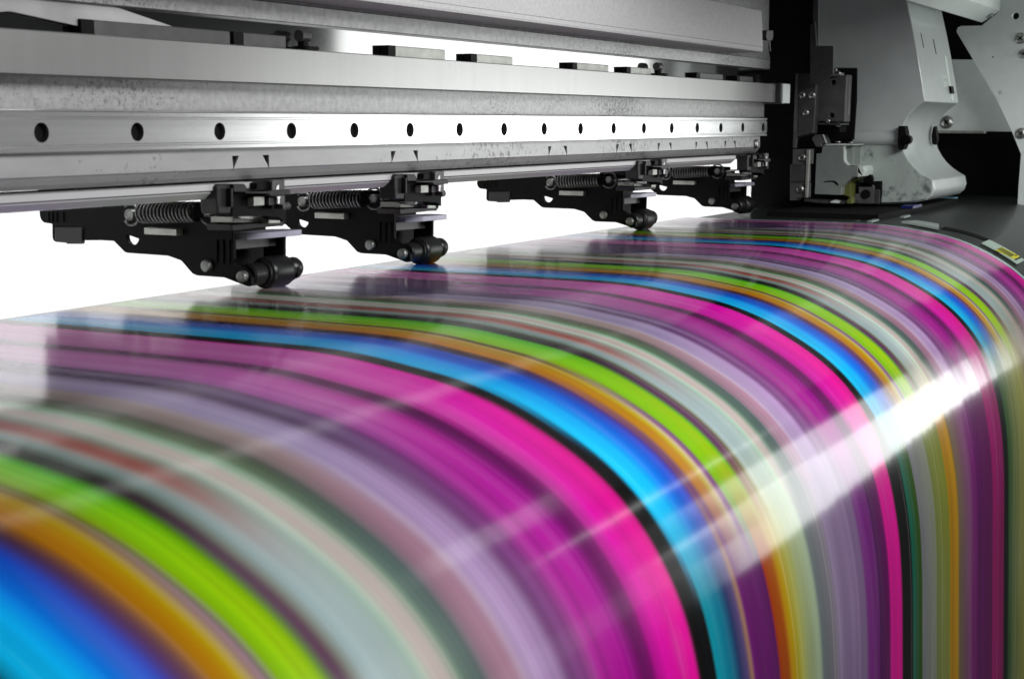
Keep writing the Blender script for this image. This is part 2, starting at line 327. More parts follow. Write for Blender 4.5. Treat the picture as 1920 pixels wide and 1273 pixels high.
# round motifs of the artwork that are still sharp near the rollers
def disc(cx, cy, r, colr, amt, lo=None):
    global col
    d = np.sqrt((xs[None, :] - cx) ** 2 + (YY[:, None] - cy) ** 2)
    k = np.clip((r - d) / 0.006, 0, 1) * amt * (ss[:, None] < 0.5)
    cl_ = np.array(lin(colr)); col = col * (1 - k[..., None]) + cl_ * k[..., None]
for q in (0, 1, 2):
    o_ = 0.59 * q
    disc(1.405 + o_, 0.915, 0.085, (70, 62, 92), 0.75); disc(1.395 + o_, 0.93, 0.045, (120, 108, 140), 0.8)
    disc(1.465 + o_, 1.01, 0.05, (100, 40, 90), 0.7); disc(1.475 + o_, 0.80, 0.05, (140, 120, 160), 0.3)
ed = xs > X1 - 0.018
col[:, ed, :] = np.array(lin((205, 228, 228)))
ed2 = (xs > X1 - 0.022) & ~ed
col[:, ed2, :] = np.array(lin((60, 25, 55)))
lum = (col * np.array([.25, .6, .15])).sum(-1, keepdims=True)
col = lum + (col - lum) * 1.28
col = np.clip(col * 0.74, 0.0015, 0.9)
verts = np.zeros((NS, NX, 3)); 
for j, s in enumerate(ss):
    y, z = prof_at(s); verts[j, :, 0] = xs; verts[j, :, 1] = y; verts[j, :, 2] = z
idx = np.arange(NS * NX).reshape(NS, NX)
faces = np.stack([idx[:-1, :-1], idx[1:, :-1], idx[1:, 1:], idx[:-1, 1:]], -1).reshape(-1, 4)
me = bpy.data.meshes.new('printed_banner')
me.vertices.add(NS * NX); me.vertices.foreach_set('co', verts.astype(np.float32).ravel())
me.loops.add(faces.size); me.loops.foreach_set('vertex_index', faces.astype(np.int32).ravel())
me.polygons.add(len(faces)); me.polygons.foreach_set('loop_start', (np.arange(len(faces)) * 4).astype(np.int32))
me.polygons.foreach_set('loop_total', np.full(len(faces), 4, np.int32))
me.update(calc_edges=True)
me.polygons.foreach_set('use_smooth', np.ones(len(faces), bool))
ca = me.color_attributes.new('ink', 'FLOAT_COLOR', 'POINT')
ca.data.foreach_set('color', np.concatenate([col, np.ones((NS, NX, 1))], -1).astype(np.float32).ravel())
me.update()
mm = bpy.data.materials.new('glossy_print'); mm.use_nodes = True
nt = mm.node_tree; b = nt.nodes['Principled BSDF']
at_ = nt.nodes.new('ShaderNodeAttribute'); at_.attribute_name = 'ink'
nt.links.new(at_.outputs['Color'], b.inputs['Base Color'])
b.inputs['Roughness'].default_value = 0.40; b.inputs['Specular IOR Level'].default_value = 0.025
b.inputs['Coat Weight'].default_value = 1.0; b.inputs['Coat Roughness'].default_value = 0.13; b.inputs['Coat IOR'].default_value = 1.5
tc = nt.nodes.new('ShaderNodeTexCoord'); mp = nt.nodes.new('ShaderNodeMapping'); mp.inputs['Scale'].default_value = (3, 0.6, 0.6)
nz = nt.nodes.new('ShaderNodeTexNoise'); nz.inputs['Scale'].default_value = 3.0; nz.inputs['Detail'].default_value = 2
bp = nt.nodes.new('ShaderNodeBump'); bp.inputs['Strength'].default_value = 0.05; bp.inputs['Distance'].default_value = 0.02
nt.links.new(tc.outputs['Object'], mp.inputs['Vector']); nt.links.new(mp.outputs['Vector'], nz.inputs['Vector'])
nt.links.new(nz.outputs['Fac'], bp.inputs['Height']); nt.links.new(bp.outputs['Normal'], b.inputs['Coat Normal'])
banner = bpy.data.objects.new('printed_banner', me); C.objects.link(banner); me.materials.append(mm)
sd = banner.modifiers.new('thickness', 'SOLIDIFY'); sd.thickness = 0.001; sd.offset = -1
tag(banner, 'glossy banner with blurred magenta, blue, green and gold stripes curving down over the platen', 'printed banner')
# ------------------------------------------------------------------ the gantry beam
beam = thing('gantry_beam', 'long grey aluminium printer beam with drilled steel rail running above the print', 'printer beam', (1.8, 1.05, 0.0))
XL, XR = 0.25, 2.955
def slot_room():
    b = new()
    for c_ in (1.267, 1.5695, 1.9925, 2.2335, 2.4055, 2.581, 2.732): box(b, c_ * KS - .035, c_ * KS + .035, .9785, 1.02, -.0500, -.0320)
    return b
bm = new()   # lower face with slots: flat, then rolling under to the lip
KS = .985
face = [(1.03, .005)] + [(y_ * KS, z_ * KS) for y_, z_ in [(.992, .005), (.990, -.0465), (.9905, -.0475), (.9915, -.0478), (.9925, -.050), (.995, -.0545), (.999, -.0585), (1.004, -.021)]] + [(1.03, -.061 * KS)]
prism(bm, face, XL, 2.862)
low = obj('lower_face', bm, M['alu'], beam)
bm = new()
for c_ in (1.267, 1.5695, 1.9925, 2.2335, 2.4055, 2.581, 2.732):
    c_ *= KS
    for sg in (-1, 1):
        x_out = c_ + sg * 0.0305; x_in = c_ + sg * 0.0195
        tri = [(x_out, -.0335), (x_in, -.0335), (x_in + sg * 0.004, -.039), (x_in + sg * 0.0085, -.045), (x_out - sg * 0.0008, -.0497)]
        prism_y(bm, [(a_, b_ * KS) for a_, b_ in tri], 0.95, 1.03)
cut(low, bm)
bm = new()
for c_ in (1.267, 1.5695, 1.9925, 2.2335, 2.4055, 2.581, 2.732):
    box(bm, c_ * KS - .034, c_ * KS + .034, .9795, .9805, -.0495, -.0325)
cut(low, slot_room())
pl = obj('slot_floor', bm, M['void'], beam); tag(pl, None, None, kind='stuff')
bm = new()   # lip along the bottom
prism(bm, [(1.03, -.0606)] + [(y_ * KS, z_ * KS) for y_, z_ in [(.985, -.0607), (.982, -.0613), (.982, -.0672), (.986, -.0682), (.984, -.0688), (.9845, -.0700), (.992, -.0763), (1.00, -.0772)]] + [(1.03, -.0772 * KS)], XL, 2.70)
obj('lip_rail', bm, M['alu_lip'], beam)
bm = new()   # face between the belt bar and the guide rail
prism(bm, [(1.14, .0125), (1.0, .0125), (1.0, .0445), (1.14, .0445)], XL, XR)
obj('middle_face', bm, M['alu_grain'], beam)
bm = new()   # guide rail
ry = 0.966
prism(bm, [(.99, .0104), (ry + .002, .0104), (ry, .0098), (ry, .0060), (ry + .0022, .0052), (ry + .0022, .0042), (ry, .0034), (ry, -.0184), (ry + .0022, -.0192), (ry + .0022, -.0204), (ry, -.0212), (ry, -.0244), (ry + .002, -.0252), (.99, -.0252)], XL, 2.875)
rail = obj('guide_rail', bm, M['rail'], beam)
bm = new()
for k in range(-5, 17):
    x_ = 0.9493 + 0.1189 * k
    if x_ < 2.9: cyl(bm, (x_, 0.955, -.0080), (x_, 0.985, -.0080), .0086, 40)
cut(rail, bm)
bm = new()
for k in range(-5, 17):
    x_ = 0.9493 + 0.1189 * k
    if x_ < 2.9: cyl(bm, (x_, 0.9715, -.0080), (x_, 0.9730, -.0080), .0084, 32)
pl = obj('hole_floor', bm, M['void'], beam); tag(pl, None, None, kind='stuff')
bm = new()   # smooth belt bar
prism(bm, [(1.0, .0409), (.974, .0409), (.972, .0418), (.972, .0776), (.974, .0786), (1.0, .0786)], XL, 2.94)
bar = obj('belt_bar', bm, M['bar'], beam)
bm = new(); box(bm, 2.944, 3.00, 0.962, 1.02, .0392, .0800); obj('belt_clamp', bm, M['darkplate'], bar, bevel=0.002)
bm = new(); box(bm, 2.948, 2.992, 0.958, 0.962, .0400, .0788); obj('clamp_plate', bm, M['frame'], bar, bevel=0.001)
bm = new()   # recessed mirror strip
box(bm, XL, XR, 1.004, 1.14, .0447, .125); obj('mirror_strip', bm, M['mirror'], beam)
bm = new()   # upper face with a seam
prism(bm, [(1.14, .1078), (.992, .1078), (.990, .1083), (.990, .1268), (.9912, .1273), (.990, .1278), (.994, .150), (.995, .30), (1.14, .30)], XL, XR)
obj('upper_face', bm, M['alu_grain'], beam)
bm = new()   # spacer blocks standing on the bar
for xa, xb, h_ in ((1.045, 1.24, .013), (1.262, 1.335, .013), (1.555, 1.672, .0125), (1.755, 1.855, .0105), (2.062, 2.175, .010), (2.262, 2.345, .010), (2.572, 2.69, .010), (2.785, 2.86, .010)):
    bm = new(); box(bm, xa, xb, 0.992, 1.003, .0787, .0803 + h_)
    o = obj('spacer_block', bm, M['zinc'] if 1.4 < xa < 2.3 else M['darkplate'], beam, bevel=0.0012)
    bm = new(); box(bm, xa - 0.016, xa - 0.0005, 0.9925, 1.003, .0787, .0803 + h_); obj('end_cap', bm, M['black'], o)
for xa in (1.365, 2.372):
    bm = new(); cyl(bm, (xa, .99, .0787), (xa, .99, .083), .016); cyl(bm, (xa - .002, .99, .083), (xa - .002, .99, .092), .006)
    o = obj('adjuster', bm, M['black'], beam, smooth=False)
    bm = new(); lathe_x(bm, .99, .0945, [(xa - .010, .004), (xa - .010, .0065), (xa + .006, .0065), (xa + .006, .004)], 16); obj('adjuster_knob', bm, M['darkplate'], o)
screw(beam, 2.835, .9755, -.040, (0, -1, 0), .009)
cov = thing('beam_cover', 'plain grey painted cover panel over the top of the beam', 'cover panel', (1.6, 0.93, 0.2))
bm = new()
prism(bm, [(.99, .131), (.936, .131), (.931, .1325), (.930, .1355), (.930, .1404), (.931, .1408), (.930, .1412), (.934, .2075), (.938, .209), (.99, .209)], XL, 2.732)
obj('panel', bm, M['cover'], cov)
bm = new(); box(bm, XL, 2.95, 0.985, 1.14, 0.301, 0.52); obj('top_plate', bm, M['void'], beam)
# cable guide strip bending up at the left end
bm = new()
pts = [(0.25, 1.012, .090), (0.60, 1.012, .118), (0.80, 1.012, .1235), (0.95, 1.012, .122), (1.05, 1.012, .112), (1.14, 1.012, .0965), (1.19, 1.012, .088)]
prev = None
up = [(x_, z_ + 0.000) for x_, _, z_ in pts]; lo_ = [(x_, z_ - 0.045 * (1 if i < 3 else 0.6 if i < 5 else 0.1)) for i, (x_, _, z_) in enumerate(pts)]
prism_y(bm, up + lo_[::-1], .9965, .999)
cg = obj('flat_cable', bm, M['tail']); tag(cg, 'grey flat cable loop lying on the left of the beam ledge', 'flat cable')
# ------------------------------------------------------------------ pinch roller units
XP = 1.298
def make_unit():
    t = thing('pinch_roller', 'x', 'pinch roller', (1.345, 1.03, -.165), 'pinch roller units hanging under the beam')
    bm = new()
    prism(bm, [(1.33, -0.0979), (1.3301, -0.1082), (1.3281, -0.1132), (1.3241, -0.1162), (1.3107, -0.1175), (1.3112, -0.1335), (1.31, -0.1369), (1.3064, -0.1385), (1.2897, -0.139), (1.2886, -0.1402), (1.2659, -0.1395), (1.2645, -0.1352), (1.2364, -0.134), (1.2154, -0.1341), (1.1996, -0.1461), (1.1953, -0.147), (1.1354, -0.1478), (1.1168, -0.1522), (1.1007, -0.1664), (1.0946, -0.1682), (1.0559, -0.1685), (1.0429, -0.172), (1.0281, -0.1759), (1.0182, -0.1757), (1.0189, -0.167), (1.0237, -0.1609), (1.0353, -0.1519), (1.0427, -0.1482), (1.0421, -0.0873), (1.0711, -0.0856), (1.2055, -0.0889)], XP, XP + 0.006)
    sp = obj('side_plate', bm, M['black'], t)
    bm = new(); prism(bm, [(1.1954, -0.1261), (1.1776, -0.1301), (1.1791, -0.1338), (1.1829, -0.1369), (1.1873, -0.138), (1.1915, -0.1367), (1.1946, -0.1332), (1.1958, -0.1294)], XP - 0.01, XP + 0.02); cut(sp, bm)
    md = sp.modifiers.new('bevel', 'BEVEL'); md.width = 0.0012; md.segments = 2; md.limit_method = 'ANGLE'
    # raised ribs and the stepped box at the tail
    for q in ([(1.3165, -0.1033), (1.3137, -0.1032), (1.3144, -0.1146), (1.3172, -0.1147)], [(1.3105, -0.1032), (1.3077, -0.1031), (1.3084, -0.1151), (1.3112, -0.1152)], [(1.3036, -0.103), (1.3008, -0.1029), (1.3015, -0.1149), (1.3043, -0.115)], [(1.2939, -0.1027), (1.2903, -0.1026), (1.291, -0.1146), (1.2946, -0.1147)],
              [(1.0663, -0.1274), (1.0628, -0.1272), (1.0638, -0.1528), (1.0672, -0.153)], [(1.0572, -0.127), (1.054, -0.1269), (1.0549, -0.1532), (1.0581, -0.1534)], [(1.0482, -0.1267), (1.0456, -0.1266), (1.0465, -0.1536), (1.0491, -0.1538)]):
        bm = new(); prism(bm, q, 1.2962, XP + 0.001); obj('rib', bm, M['black'], sp, bevel=0.0005)
    bm = new(); prism(bm, [(1.3042, -0.1208), (1.2609, -0.1194), (1.2619, -0.1379), (1.2846, -0.1384), (1.3051, -0.1364)], 1.2955, XP + 0.001); obj('tail_box', bm, M['rubber'], sp, bevel=0.0015)
    bm = new(); prism(bm, [(1.1602, -0.1162), (1.113, -0.1163), (1.1133, -0.1237), (1.1605, -0.1237)], 1.288, XP + 0.001); obj('latch_tab', bm, M['zinc'], t, bevel=0.0008)
    # spring with its rings
    (ya, za), (yb, zb), (yt, zt), (yl, zl) = [(1.1559, -0.0994), (1.0772, -0.096), (1.1156, -0.0865), (1.1166, -0.1089)]
    r_ = (zt - zl) / 2 * 0.92; n_ = 15
    bm = new(); pts = []
    N = n_ * 20
    for i in range(N + 1):
        k = i / N; a = 2 * math.pi * n_ * k
        pts.append((1.279 + r_ * math.cos(a), ya + (yb - ya) * k, za + (zb - za) * k + r_ * math.sin(a)))
    tube(bm, pts, 0.00155, 7); obj('spring', bm, M['spring'], t, smooth=True)
    for q, rr in (([(1.1747, -0.1019)], .0118), ([(1.0627, -0.0956)], .0135)):
        y_, z_ = q[0]
        bm = new(); tube(bm, [(1.284, y_ + rr * math.cos(2 * math.pi * i / 32), z_ + rr * math.sin(2 * math.pi * i / 32)) for i in range(4, 30)], 0.0016, 7)
        rg = obj('spring_ring', bm, M['spring'], t, smooth=True)
        bm = new(); lathe_x(bm, y_, z_, [(1.281, .004), (1.280, .0065), (XP + .001, .0065)], 6 if rr > .012 else 20); obj('ring_pin', bm, M['pin'], rg)
    bm = new(); cyl(bm, (1.282, yb, zb), (1.300, yb, zb), .006, 20); obj('spring_boss', bm, M['black'], t)
    # tension rod to the front bracket
    (y0, z0), = [(1.0548, -0.0958)]
    (x1, z1), = [(1.2967, -0.0889)]
    bm = new(); cyl(bm, (1.285, y0, z0), (x1, .985, z1), .0019, 12, .0014); obj('tension_rod', bm, M['steel'], t, smooth=True)
    (x2, z2), = [(1.2552, -0.0906)]
    bm = new(); box(bm, x2 - .0022, x2 + .0022, .982, 1.0, z2 - .009, z2 + .006); obj('rod_guide', bm, M['steel'], t, bevel=0.0005)
    # fork: front panel, right cheek, inner back wall
    def ybox(name, m, y0, y1, q, bev=0.0008, par=None):
        bm = new(); prism_y(bm, q, y0, min(y1, y0 + .035)); return obj(name, bm, m, par or t, bevel=bev)
    ybox('fork_panel', M['darkplate'], 1.046, 1.060, [(1.3031, -0.1244), (1.3937, -0.1288), (1.3939, -0.1393), (1.3035, -0.138)])
    ybox('fork_wall', M['black'], 1.075, 1.10, [(1.316, -0.1252), (1.4324, -0.1311), (1.4309, -0.1731), (1.3143, -0.1631)])
    bm = new(); prism(bm, [(1.0348, -0.1255), (1.0356, -0.1553), (1.0239, -0.1581), (1.0169, -0.1628), (1.0166, -0.1727), (1.0244, -0.1774), (1.0367, -0.1796), (1.0469, -0.1791), (1.057, -0.1696), (1.0648, -0.1532), (1.064, -0.1248)], 1.380, 1.385); obj('fork_cheek', bm, M['black'], t, bevel=0.0012)
    bm = new(); box(bm, XP + .006, 1.38, 1.06, 1.09, -.134, -.095); obj('fork_block', bm, M['black'], t)
    # wheel
    cy, cz = 1.030, -.1655
    bm = new(); lathe_x(bm, cy, cz, [(1.333, .012), (1.3335, .0160), (1.336, .0176), (1.340, .0180), (1.368, .0180), (1.371, .0172), (1.3725, .015), (1.373, .010)], 40); obj('tyre', bm, M['rubber'], t, smooth=True)
    bm = new(); lathe_x(bm, cy, cz, [(1.306, .0105), (1.308, .0125), (1.329, .0125), (1.3295, .0148), (1.3332, .0148)], 32); obj('hub', bm, M['rubber'], t)
    bm = new(); lathe_x(bm, cy, cz + .001, [(1.3735, .0125), (1.392, .0125), (1.396, .0105), (1.3968, .006)], 32); obj('hub', bm, M['rubber'], t, smooth=True)
    for q in ([(1.0779, -0.1562)], [(1.0286, -0.166)]):
        y_, z_ = q[0]; bm = new(); lathe_x(bm, y_, z_, [(1.2915, .003), (1.292, .0058), (1.2935, .0068), (XP + .001, .0068)], 28); obj('pin_head', bm, M['pin'], t)
    # blade disc
    bm = new()
    pts = [(1.2374, -0.1138), (1.4, -0.1246)]
    zc = (pts[1][1] + pts[0][1]) / 2
    out = [(pts[1][0], 1.024), (pts[1][0] + .0005, 1.050), (1.36, 1.085), (1.31, 1.085), (1.306, 1.060), (1.315, 1.036), (1.345, 1.028), (1.375, 1.025)]
    a = [bm.verts.new((x, y, pts[1][1] - .0028)) for x, y in out]; b_ = [bm.verts.new((x, y, pts[1][1] + .0038)) for x, y in out]
    bm.faces.new(a[::-1]); bm.faces.new(b_)
    for i in range(len(a)): bm.faces.new((a[i], a[(i + 1) % len(a)], b_[(i + 1) % len(a)], b_[i]))
    obj('blade', bm, M['blade'], t, bevel=0.0006)
    # lower clip bars
    yb0 = 1.000
    c1 = ybox('clip_bar', M['zinc'], yb0, yb0 + .03, [(1.2467, -0.0971), (1.3023, -0.0994), (1.3025, -0.1064), (1.2464, -0.1038)])
    ybox('clip_tooth', M['zinc'], yb0 - .012, yb0 + .02, [(1.2918, -0.0993), (1.3122, -0.0998), (1.3119, -0.1073), (1.2915, -0.1067)])
    ybox('clip_foot', M['clamp'], yb0 - .004, yb0 + .03, [(1.2385, -0.1047), (1.323, -0.1062), (1.3303, -0.1069), (1.328, -0.1116), (1.3073, -0.111), (1.2406, -0.1115)])
    ybox('clip_cheek', M['black'], .998, 1.05, [(1.335, -0.0658), (1.3377, -0.0659), (1.3362, -0.1079), (1.3321, -0.1108), (1.3295, -0.1091), (1.3302, -0.0909)])
    # upper clamp over the lip
    yc = 0.962
    ybox('clamp_side', M['clamp'], yc, .984, [(1.1753, -0.062), (1.1799, -0.0599), (1.2014, -0.0604), (1.2006, -0.085), (1.1969, -0.0851), (1.1958, -0.0906), (1.1764, -0.0896), (1.1748, -0.0752)], 0.002)
    ybox('clamp_top', M['clamp'], yc - .004, .981, [(1.1959, -0.0604), (1.2139, -0.0608), (1.218, -0.0641), (1.2173, -0.0697), (1.197, -0.0686)], 0.001)
    ybox('clamp_post', M['clamp'], yc - .006, yc + .004, [(1.1901, -0.0642), (1.1935, -0.0643), (1.1927, -0.0828), (1.1893, -0.0832)], 0.0008)
    ybox('clamp_void', M['black'], yc + .006, .99, [(1.2074, -0.0694), (1.292, -0.0713), (1.2919, -0.1028), (1.281, -0.098), (1.2611, -0.0961), (1.2064, -0.094)], 0)
    ybox('clamp_block', M['black'], yc - .004, .99, [(1.234, -0.0608), (1.2593, -0.0581), (1.2589, -0.0686), (1.2157, -0.069), (1.2338, -0.0664)], 0.001)
    ybox('nut_plate', M['zinc'], yc - .002, yc + .012, [(1.2313, -0.0747), (1.2491, -0.0748), (1.2487, -0.0844), (1.2309, -0.0843)], 0.0008)
    ybox('screw_plate', M['darkplate'], yc - .004, yc + .012, [(1.2537, -0.0756), (1.2715, -0.0757), (1.2712, -0.0842), (1.2534, -0.0846)], 0.0008)
    ybox('cross_bar', M['clamp'], yc - .010, yc + .006, [(1.2081, -0.0685), (1.2466, -0.0692), (1.251, -0.0685), (1.2828, -0.0691), (1.2831, -0.0746), (1.2483, -0.0746), (1.246, -0.0721), (1.208, -0.0703)], 0.0008)
    tb = ybox('scale_tab', M['darkplate'], yc - .008, yc + .004, [(1.2544, -0.0597), (1.2579, -0.058), (1.2753, -0.0583), (1.2763, -0.0595), (1.2757, -0.0889), (1.2722, -0.0896), (1.2723, -0.0848), (1.2666, -0.0845), (1.2669, -0.0761), (1.2539, -0.0755)], 0.0008)
    for q in ([(1.2618, -0.065), (1.2643, -0.0636), (1.2653, -0.0636), (1.2651, -0.0684), (1.2602, -0.0682)], [(1.2557, -0.071), (1.2607, -0.0709), (1.2605, -0.0742), (1.2556, -0.0743)], [(1.2624, -0.0758), (1.2671, -0.0757), (1.267, -0.0775), (1.2663, -0.0775), (1.2656, -0.0832), (1.2626, -0.083), (1.2633, -0.0779), (1.2623, -0.0779)]):
        ybox('white_mark', M['mark'], .9534, .9550, q, 0, tb)
    bm = new(); cyl(bm, (x1 - .004, .975, z1), (x1 + .012, .975, z1 + .001), .0042, 16); obj('rod_nut', bm, M['darkplate'], t)
    return t
unit0 = make_unit()
ULAB = ['black pinch roller nearest the camera, leftmost of the four under the beam',
        'second black pinch roller from the left, its wheel on the pale stretch of print',
        'black pinch roller standing alone between the white gaps, third from the left',
        'rearmost and smallest black pinch roller, beside the dark right end of the beam']
def dup(root, dx):
    r = root.copy(); C.objects.link(r); r.location = root.location + Vector((dx, 0, 0))
    for ch in list(root.children):
        c = ch.copy(); C.objects.link(c); c.parent = r
        for g in list(ch.children):
            d = g.copy(); C.objects.link(d); d.parent = c
    return r
unit0['label'] = ULAB[0]
for lab, dx in zip(ULAB[1:], (0.327, 1.052, 1.577)):
    r = dup(unit0, dx); r['label'] = lab
# ------------------------------------------------------------------ right-hand end of the machine
# dark interior
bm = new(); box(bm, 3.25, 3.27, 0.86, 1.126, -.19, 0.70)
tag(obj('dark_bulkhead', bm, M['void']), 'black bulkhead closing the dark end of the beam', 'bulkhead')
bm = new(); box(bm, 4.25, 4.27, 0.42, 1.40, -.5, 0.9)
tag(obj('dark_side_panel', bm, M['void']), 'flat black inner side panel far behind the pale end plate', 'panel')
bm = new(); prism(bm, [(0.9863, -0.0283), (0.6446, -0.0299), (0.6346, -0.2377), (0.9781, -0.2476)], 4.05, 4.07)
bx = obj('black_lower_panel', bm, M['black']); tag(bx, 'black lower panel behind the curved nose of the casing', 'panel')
# column with angle brackets
col_t = thing('bracket_column', 'dark steel column with screwed blocks at the dark end of the beam', 'bracket', (3.05, 0.95, -0.17))
K = 'x'
bm = new(); prism(bm, [(0.9654, 0.1023), (0.9361, 0.1018), (0.9213, 0.0798), (0.9232, 0.0005), (0.9254, -0.0202), (0.9638, -0.03), (0.9683, -0.0522), (0.9666, 0.0446)], 3.05, 3.08); obj('upright', bm, M['darkplate'], col_t, bevel=0.002)
bm = new(); prism(bm, [(0.9637, 0.1007), (0.9602, 0.1007), (0.9595, -0.0507), (0.966, -0.0507), (0.965, 0.0445)], 3.045, 3.052); obj('edge_strip', bm, M['box'], col_t)
bm = new(); prism(bm, [(0.9675, -0.0535), (0.9309, -0.0532), (0.9314, -0.0837), (0.9371, -0.0838), (0.936, -0.1213), (0.9425, -0.1221), (0.9353, -0.1233), (0.9351, -0.154), (0.9567, -0.1552), (0.9573, -0.1601), (0.9711, -0.1604), (0.9724, -0.0849), (0.9674, -0.0841)], 3.05, 3.08); lowb = obj('lower_block', bm, M['box'], col_t, bevel=0.002)
bm = new(); prism(bm, [(0.9698, -0.0847), (0.9396, -0.0843), (0.94, -0.1197), (0.9695, -0.121)], 3.044, 3.051); obj('cover_plate', bm, M['darkplate'], lowb, bevel=0.001)
bm = new(); prism(bm, [(0.9361, -0.0539), (0.929, -0.0538), (0.9311, -0.1536), (0.9368, -0.1538)], 3.043, 3.051); obj('angle_flange', bm, M['zinc'], lowb, bevel=0.001)
for q, r_ in (([(0.9504, 0.0575)], .0075), ([(0.9297, 0.0573)], .0075), ([(0.9419, 0.0218)], .0075), ([(0.946, -0.0706)], .0085), ([(0.9484, -0.1366)], .0085)):
    screw(col_t, 3.051 if q[0][1] > -.05 else 3.044 + .007, q[0][0], q[0][1], (-1, 0, 0), r_)
# dark bracket plate above it
bp_t = thing('angle_plate', 'flat grey plate with a cut corner hanging above the motor box', 'plate', (3.0, 0.93, 0.15))
bm = new(); prism(bm, [(0.9286, 0.1967), (0.9189, 0.2049), (0.9141, 0.1558), (0.8787, 0.1549), (0.878, 0.0996), (0.9034, 0.0783), (0.9257, 0.0785)], 3.02, 3.028); obj('plate', bm, M['darkplate'], bp_t, bevel=0.001)
bm = new(); prism(bm, [(0.9263, 0.2687), (0.9174, 0.2684), (0.9141, 0.1558), (0.9263, 0.1561)], 3.03, 3.04); obj('hanger', bm, M['box'], bp_t)
# black back plate, motor box
mb = thing('motor_box', 'small worn grey metal box with two holes beside the casing', 'metal box', (3.1, 0.9, 0.0))
bm = new(); prism(bm, [(0.963, 0.117), (0.8722, 0.1154), (0.8707, 0.0483), (0.8737, -0.0348), (0.9584, -0.0353)], 3.17, 3.18); obj('back_plate', bm, M['void'], mb)
bm = new(); prism(bm, [(0.9279, 0.0801), (0.9039, 0.097), (0.8687, 0.0995), (0.8697, 0.0527), (0.8704, 0.0021), (0.9296, 0.0035)], 3.09, 3.13); bxo = obj('housing', bm, M['box'], mb, bevel=0.002)
bm = new()
for q in ([(0.8971, 0.0838)], [(0.8985, 0.0164)]):
    cyl(bm, (3.08, *q[0]), (3.11, *q[0]), .0052, 20)
cut(bxo, bm)
bm = new(); prism(bm, [(0.9323, 0.001), (0.8725, 0.0005), (0.8717, -0.0039), (0.9324, -0.003)], 3.07, 3.13); obj('flange', bm, M['darkplate'], mb, bevel=0.0015)
bm = new(); prism(bm, [(0.9351, -0.0044), (0.8805, -0.0051), (0.8801, -0.0182), (0.9348, -0.0176)], 3.09, 3.14); obj('base', bm, M['black'], mb, bevel=0.001)
bm = new(); prism(bm, [(0.8727, 0.085), (0.8687, 0.0833), (0.8688, 0.0198), (0.8742, 0.0099), (0.8735, 0.053)], 3.11, 3.115); obj('side_strip', bm, M['zinc'], mb)
bm = new(); prism(bm, [(0.8997, 0.1021), (0.8786, 0.1034), (0.8768, 0.0977), (0.8854, 0.0964), (0.8996, 0.0969)], 3.075, 3.10); obj('top_tab', bm, M['zinc'], mb, bevel=0.001)
for q in ([(0.8901, 0.1087)], [(0.8825, 0.102)], [(0.9017, 0.0046)], [(0.8792, -0.003)]):
    screw(mb, 3.075, q[0][0], q[0][1], (-1, 0, 0), .0048)
# lower carriage plate
cp = thing('carriage_plate', 'pale-edged grey green plate with a stepped outline low beside the casing', 'metal plate', (3.12, 0.87, -0.16))
bm = new(); prism(bm, [(0.9255, -0.0472), (0.8798, -0.0462), (0.8788, -0.0763), (0.8754, -0.0825), (0.8695, -0.0878), (0.8631, -0.0891), (0.8481, -0.0892), (0.8474, -0.1112), (0.8587, -0.1124), (0.8706, -0.1225), (0.881, -0.1332), (0.8823, -0.1502), (0.9392, -0.1497), (0.9378, -0.0638), (0.9265, -0.0623)], 3.12, 3.15); obj('face_plate', bm, M['carriage'], cp, bevel=0.0012)
rim = [(1280, 180), (1306, 183), (1306, 395), (1325, 430), (1362, 465), (1400, 475), (1512, 478), (1512, 662)]
bm = new(); prism(bm, [(0.8816, -0.0463), (0.8786, -0.0467), (0.8776, -0.0764), (0.8746, -0.0812), (0.8693, -0.0865), (0.8638, -0.0881), (0.8382, -0.0883), (0.835, -0.0989), (0.8374, -0.1101), (0.8487, -0.1124), (0.8495, -0.0893), (0.8645, -0.0892), (0.8709, -0.0879), (0.8768, -0.0827), (0.8802, -0.0764)], 3.122, 3.20); obj('rim', bm, M['pale_edge'], cp, bevel=0.0008)
bm = new(); prism(bm, [(0.8838, -0.0423), (0.858, -0.0428), (0.8565, -0.0463), (0.865, -0.0484), (0.8643, -0.0885), (0.8708, -0.0886), (0.8797, -0.0802), (0.8821, -0.0493)], 3.14, 3.20); obj('side_flange', bm, M['carriage'], cp, bevel=0.001)
bm = new(); prism(bm, [(0.93, -0.0436), (0.8803, -0.0424), (0.8552, -0.0434), (0.8552, -0.0459), (0.8823, -0.0461), (0.9299, -0.0469)], 3.118, 3.19); obj('top_flange', bm, M['pale_edge'], cp, bevel=0.001)
bm = new(); prism(bm, [(0.8643, -0.1131), (0.8528, -0.1129), (0.8526, -0.1179), (0.8689, -0.1238), (0.8679, -0.1563), (0.8858, -0.1504), (0.8852, -0.134)], 3.145, 3.19); obj('side_return', bm, M['yellowgreen'], cp, bevel=0.001)
bm = new(); prism(bm, [(0.9432, -0.0309), (0.9362, -0.0225), (0.9181, -0.0232), (0.9089, -0.0419), (0.9211, -0.0434), (0.9224, -0.049), (0.9325, -0.0491)], 3.10, 3.13); obj('swivel_cap', bm, M['box'], cp, bevel=0.002)
bm = new(); prism(bm, [(0.9188, -0.0239), (0.9171, -0.0233), (0.9088, -0.0419), (0.9111, -0.0422)], 3.097, 3.10); obj('cap_edge', bm, M['pale_edge'], cp)
bm = new(); prism(bm, [(0.921, -0.1248), (0.9174, -0.1215), (0.9102, -0.1203), (0.8972, -0.1201), (0.8914, -0.1235), (0.8876, -0.1298), (0.889, -0.1308), (0.8926, -0.1285), (0.8986, -0.1234), (0.9102, -0.1228)], 3.1192, 3.121); obj('slot', bm, M['void'], cp)
